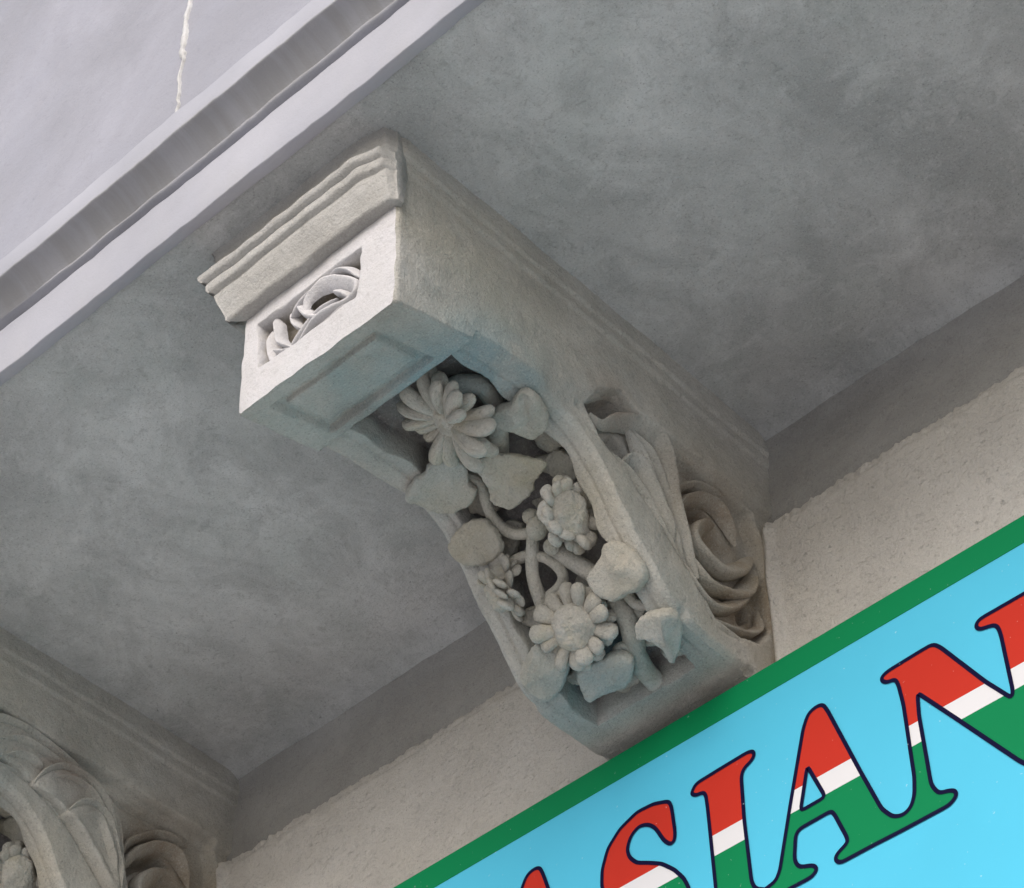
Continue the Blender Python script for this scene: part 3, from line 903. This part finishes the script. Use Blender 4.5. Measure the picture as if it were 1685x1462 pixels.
# ------------------------------------------------------------------ shop sign
sg = empty('shop_sign', (0, -.10, H0))
tag(sg, 'light blue shop sign with green border reading ASIAN', 'sign')
ST, SB, SX0, SX1, BW = -.5505, -1.27, -.70, .96, .0435
case = MB(); case.box((SX0, .004, SB), (SX1, .085, ST)); case.build('case', S_METAL, sg, False)
panel = MB(); panel.box((SX0 + BW, -.004, SB + BW), (SX1 - BW, .006, ST - BW)); panel.build('panel', S_CYAN, sg, False)
bd = MB()
for a, b_ in (((SX0, ST - BW), (SX1, ST)), ((SX0, SB), (SX1, SB + BW)), ((SX0, SB + BW), (SX0 + BW, ST - BW)), ((SX1 - BW, SB + BW), (SX1, ST - BW))):
    bd.box((a[0], -.0048, a[1]), (b_[0], .005, b_[1]))
bd.build('border', S_GREEN, sg, False)

A_TAIL = [(309, -923), (260, -923), (253, -916), (255, -908), (273, -900), (275, -893), (260, -846), (255, -839), (204, -840), (197, -847), (191, -883), (197, -897), (219, -905), (224, -914), (215, -921), (178, -921), (127, -920), (122, -913), (124, -905), (148, -901), (159, -898), (167, -886), (194, -797), (229, -687), (239, -669)]
A_HEAD = [(251, -664), (264, -666), (270, -679), (308, -805), (331, -877)]
A_HOLE = [(228, -750), (250, -813), (209, -814)]
AN = A_HEAD + [(345, -897), (360, -903), (373, -898), (381, -883), (385, -856), (386, -739), (383, -702), (379, -692), (367, -690), (360, -684), (360, -677), (370, -673), (424, -671), (443, -671), (453, -682), (508, -774), (539, -819), (543, -811), (542, -717), (540, -702), (534, -695), (513, -690), (509, -681), (516, -674), (581, -674), (634, -674), (640, -682), (634, -691), (612, -696), (608, -707), (604, -800), (600, -900), (596, -940), (586, -958), (574, -958), (562, -950), (533, -915), (459, -806), (409, -733), (406, -768), (407, -881), (415, -899), (433, -904), (440, -910), (438, -918), (427, -924), (356, -924)] + A_TAIL
A_ONE = A_HEAD + [(340, -893), (356, -901), (374, -906), (378, -914), (370, -922), (350, -924)] + A_TAIL
I_ = [(37, -686), (45, -677), (95, -675), (135, -674), (144, -677), (146, -684), (141, -691), (126, -697), (121, -708), (119, -778), (121, -880), (126, -894), (140, -902), (148, -911), (143, -920), (40, -921), (33, -914), (37, -906), (54, -900), (62, -889), (63, -858), (62, -791), (61, -731), (60, -706), (56, -698), (43, -696), (37, -691)]
S_L = [(-130, -758), (-128, -731), (-116, -701), (-93, -680), (-61, -668), (-31, -670), (-4, -680), (0, -692), (3, -736), (1, -750), (-7, -752), (-17, -740), (-30, -712), (-42, -699), (-59, -693), (-74, -702), (-82, -719), (-79, -735), (-67, -751), (-46, -762), (-24, -775), (-3, -796), (12, -818), (20, -840), (19, -866), (8, -892), (-12, -912), (-40, -924), (-70, -921), (-95, -909), (-112, -915), (-121, -909), (-124, -852), (-117, -841), (-108, -847), (-92, -880), (-70, -896), (-48, -894), (-34, -878), (-36, -858), (-52, -840), (-80, -824), (-108, -802), (-124, -780)]


def soften(L, it=2):
    P = np.array(L, float) / 1000
    for _ in range(it):
        Q = np.zeros((len(P) * 2, 2)); N_ = np.roll(P, -1, 0)
        e = np.linalg.norm(N_ - P, axis=1)[:, None]
        k = np.minimum(.25, .004 / np.maximum(e, 1e-6))
        Q[0::2] = P + (N_ - P) * k; Q[1::2] = N_ - (N_ - P) * k
        P = Q
    return P


def letter(L, hole=None, dx=0.0):
    P = soften(L); P[:, 0] += dx
    loops = [P]
    if hole:
        Hh = soften(hole); Hh[:, 0] += dx; loops.append(Hh)
    polys = [[Vector((p[0], p[1], 0)) for p in q] for q in loops]
    tris = tessellate_polygon(polys)
    flatv = [v_ for q in polys for v_ in q]
    bm = bmesh.new()
    vs = [bm.verts.new((v_.x, -.0046, v_.y)) for v_ in flatv]
    for t in tris:
        try: bm.faces.new([vs[i] for i in t])
        except ValueError: pass
    for zc in (-.776, -.8095):
        bmesh.ops.bisect_plane(bm, geom=bm.verts[:] + bm.edges[:] + bm.faces[:], plane_co=(0, 0, zc), plane_no=(0, 0, 1))
    for f_ in bm.faces:
        z = f_.calc_center_median().z
        f_.material_index = 0 if z > -.776 else (1 if z > -.8095 else 2)
        if f_.normal.y > 0: f_.normal_flip()
    me = bpy.data.meshes.new('letter'); bm.to_mesh(me); bm.free()
    for m_ in (S_RED, S_WHITE, S_GREEN): me.materials.append(m_)
    o = bpy.data.objects.new('letter', me); COL.objects.link(o); o.parent = sg
    ol = MB()
    for q in loops:
        n = len(q)
        pr, nx_ = np.roll(q, 1, 0), np.roll(q, -1, 0)
        t = nx_ - pr; t /= np.maximum(np.linalg.norm(t, axis=1), 1e-9)[:, None]
        nr = np.stack([-t[:, 1], t[:, 0]], 1) * .0030
        a, b_ = q - nr, q + nr
        G_ = np.zeros((2, n + 1, 3))
        for i in range(n + 1):
            G_[0, i] = (a[i % n][0], -.0052, a[i % n][1]); G_[1, i] = (b_[i % n][0], -.0052, b_[i % n][1])
        ol.grid(G_)
    ol.build('outline', S_NAVY, o, False)
    return o


letter(A_ONE, A_HOLE, -.507)
letter(S_L)
letter(I_)
letter(AN, A_HOLE)
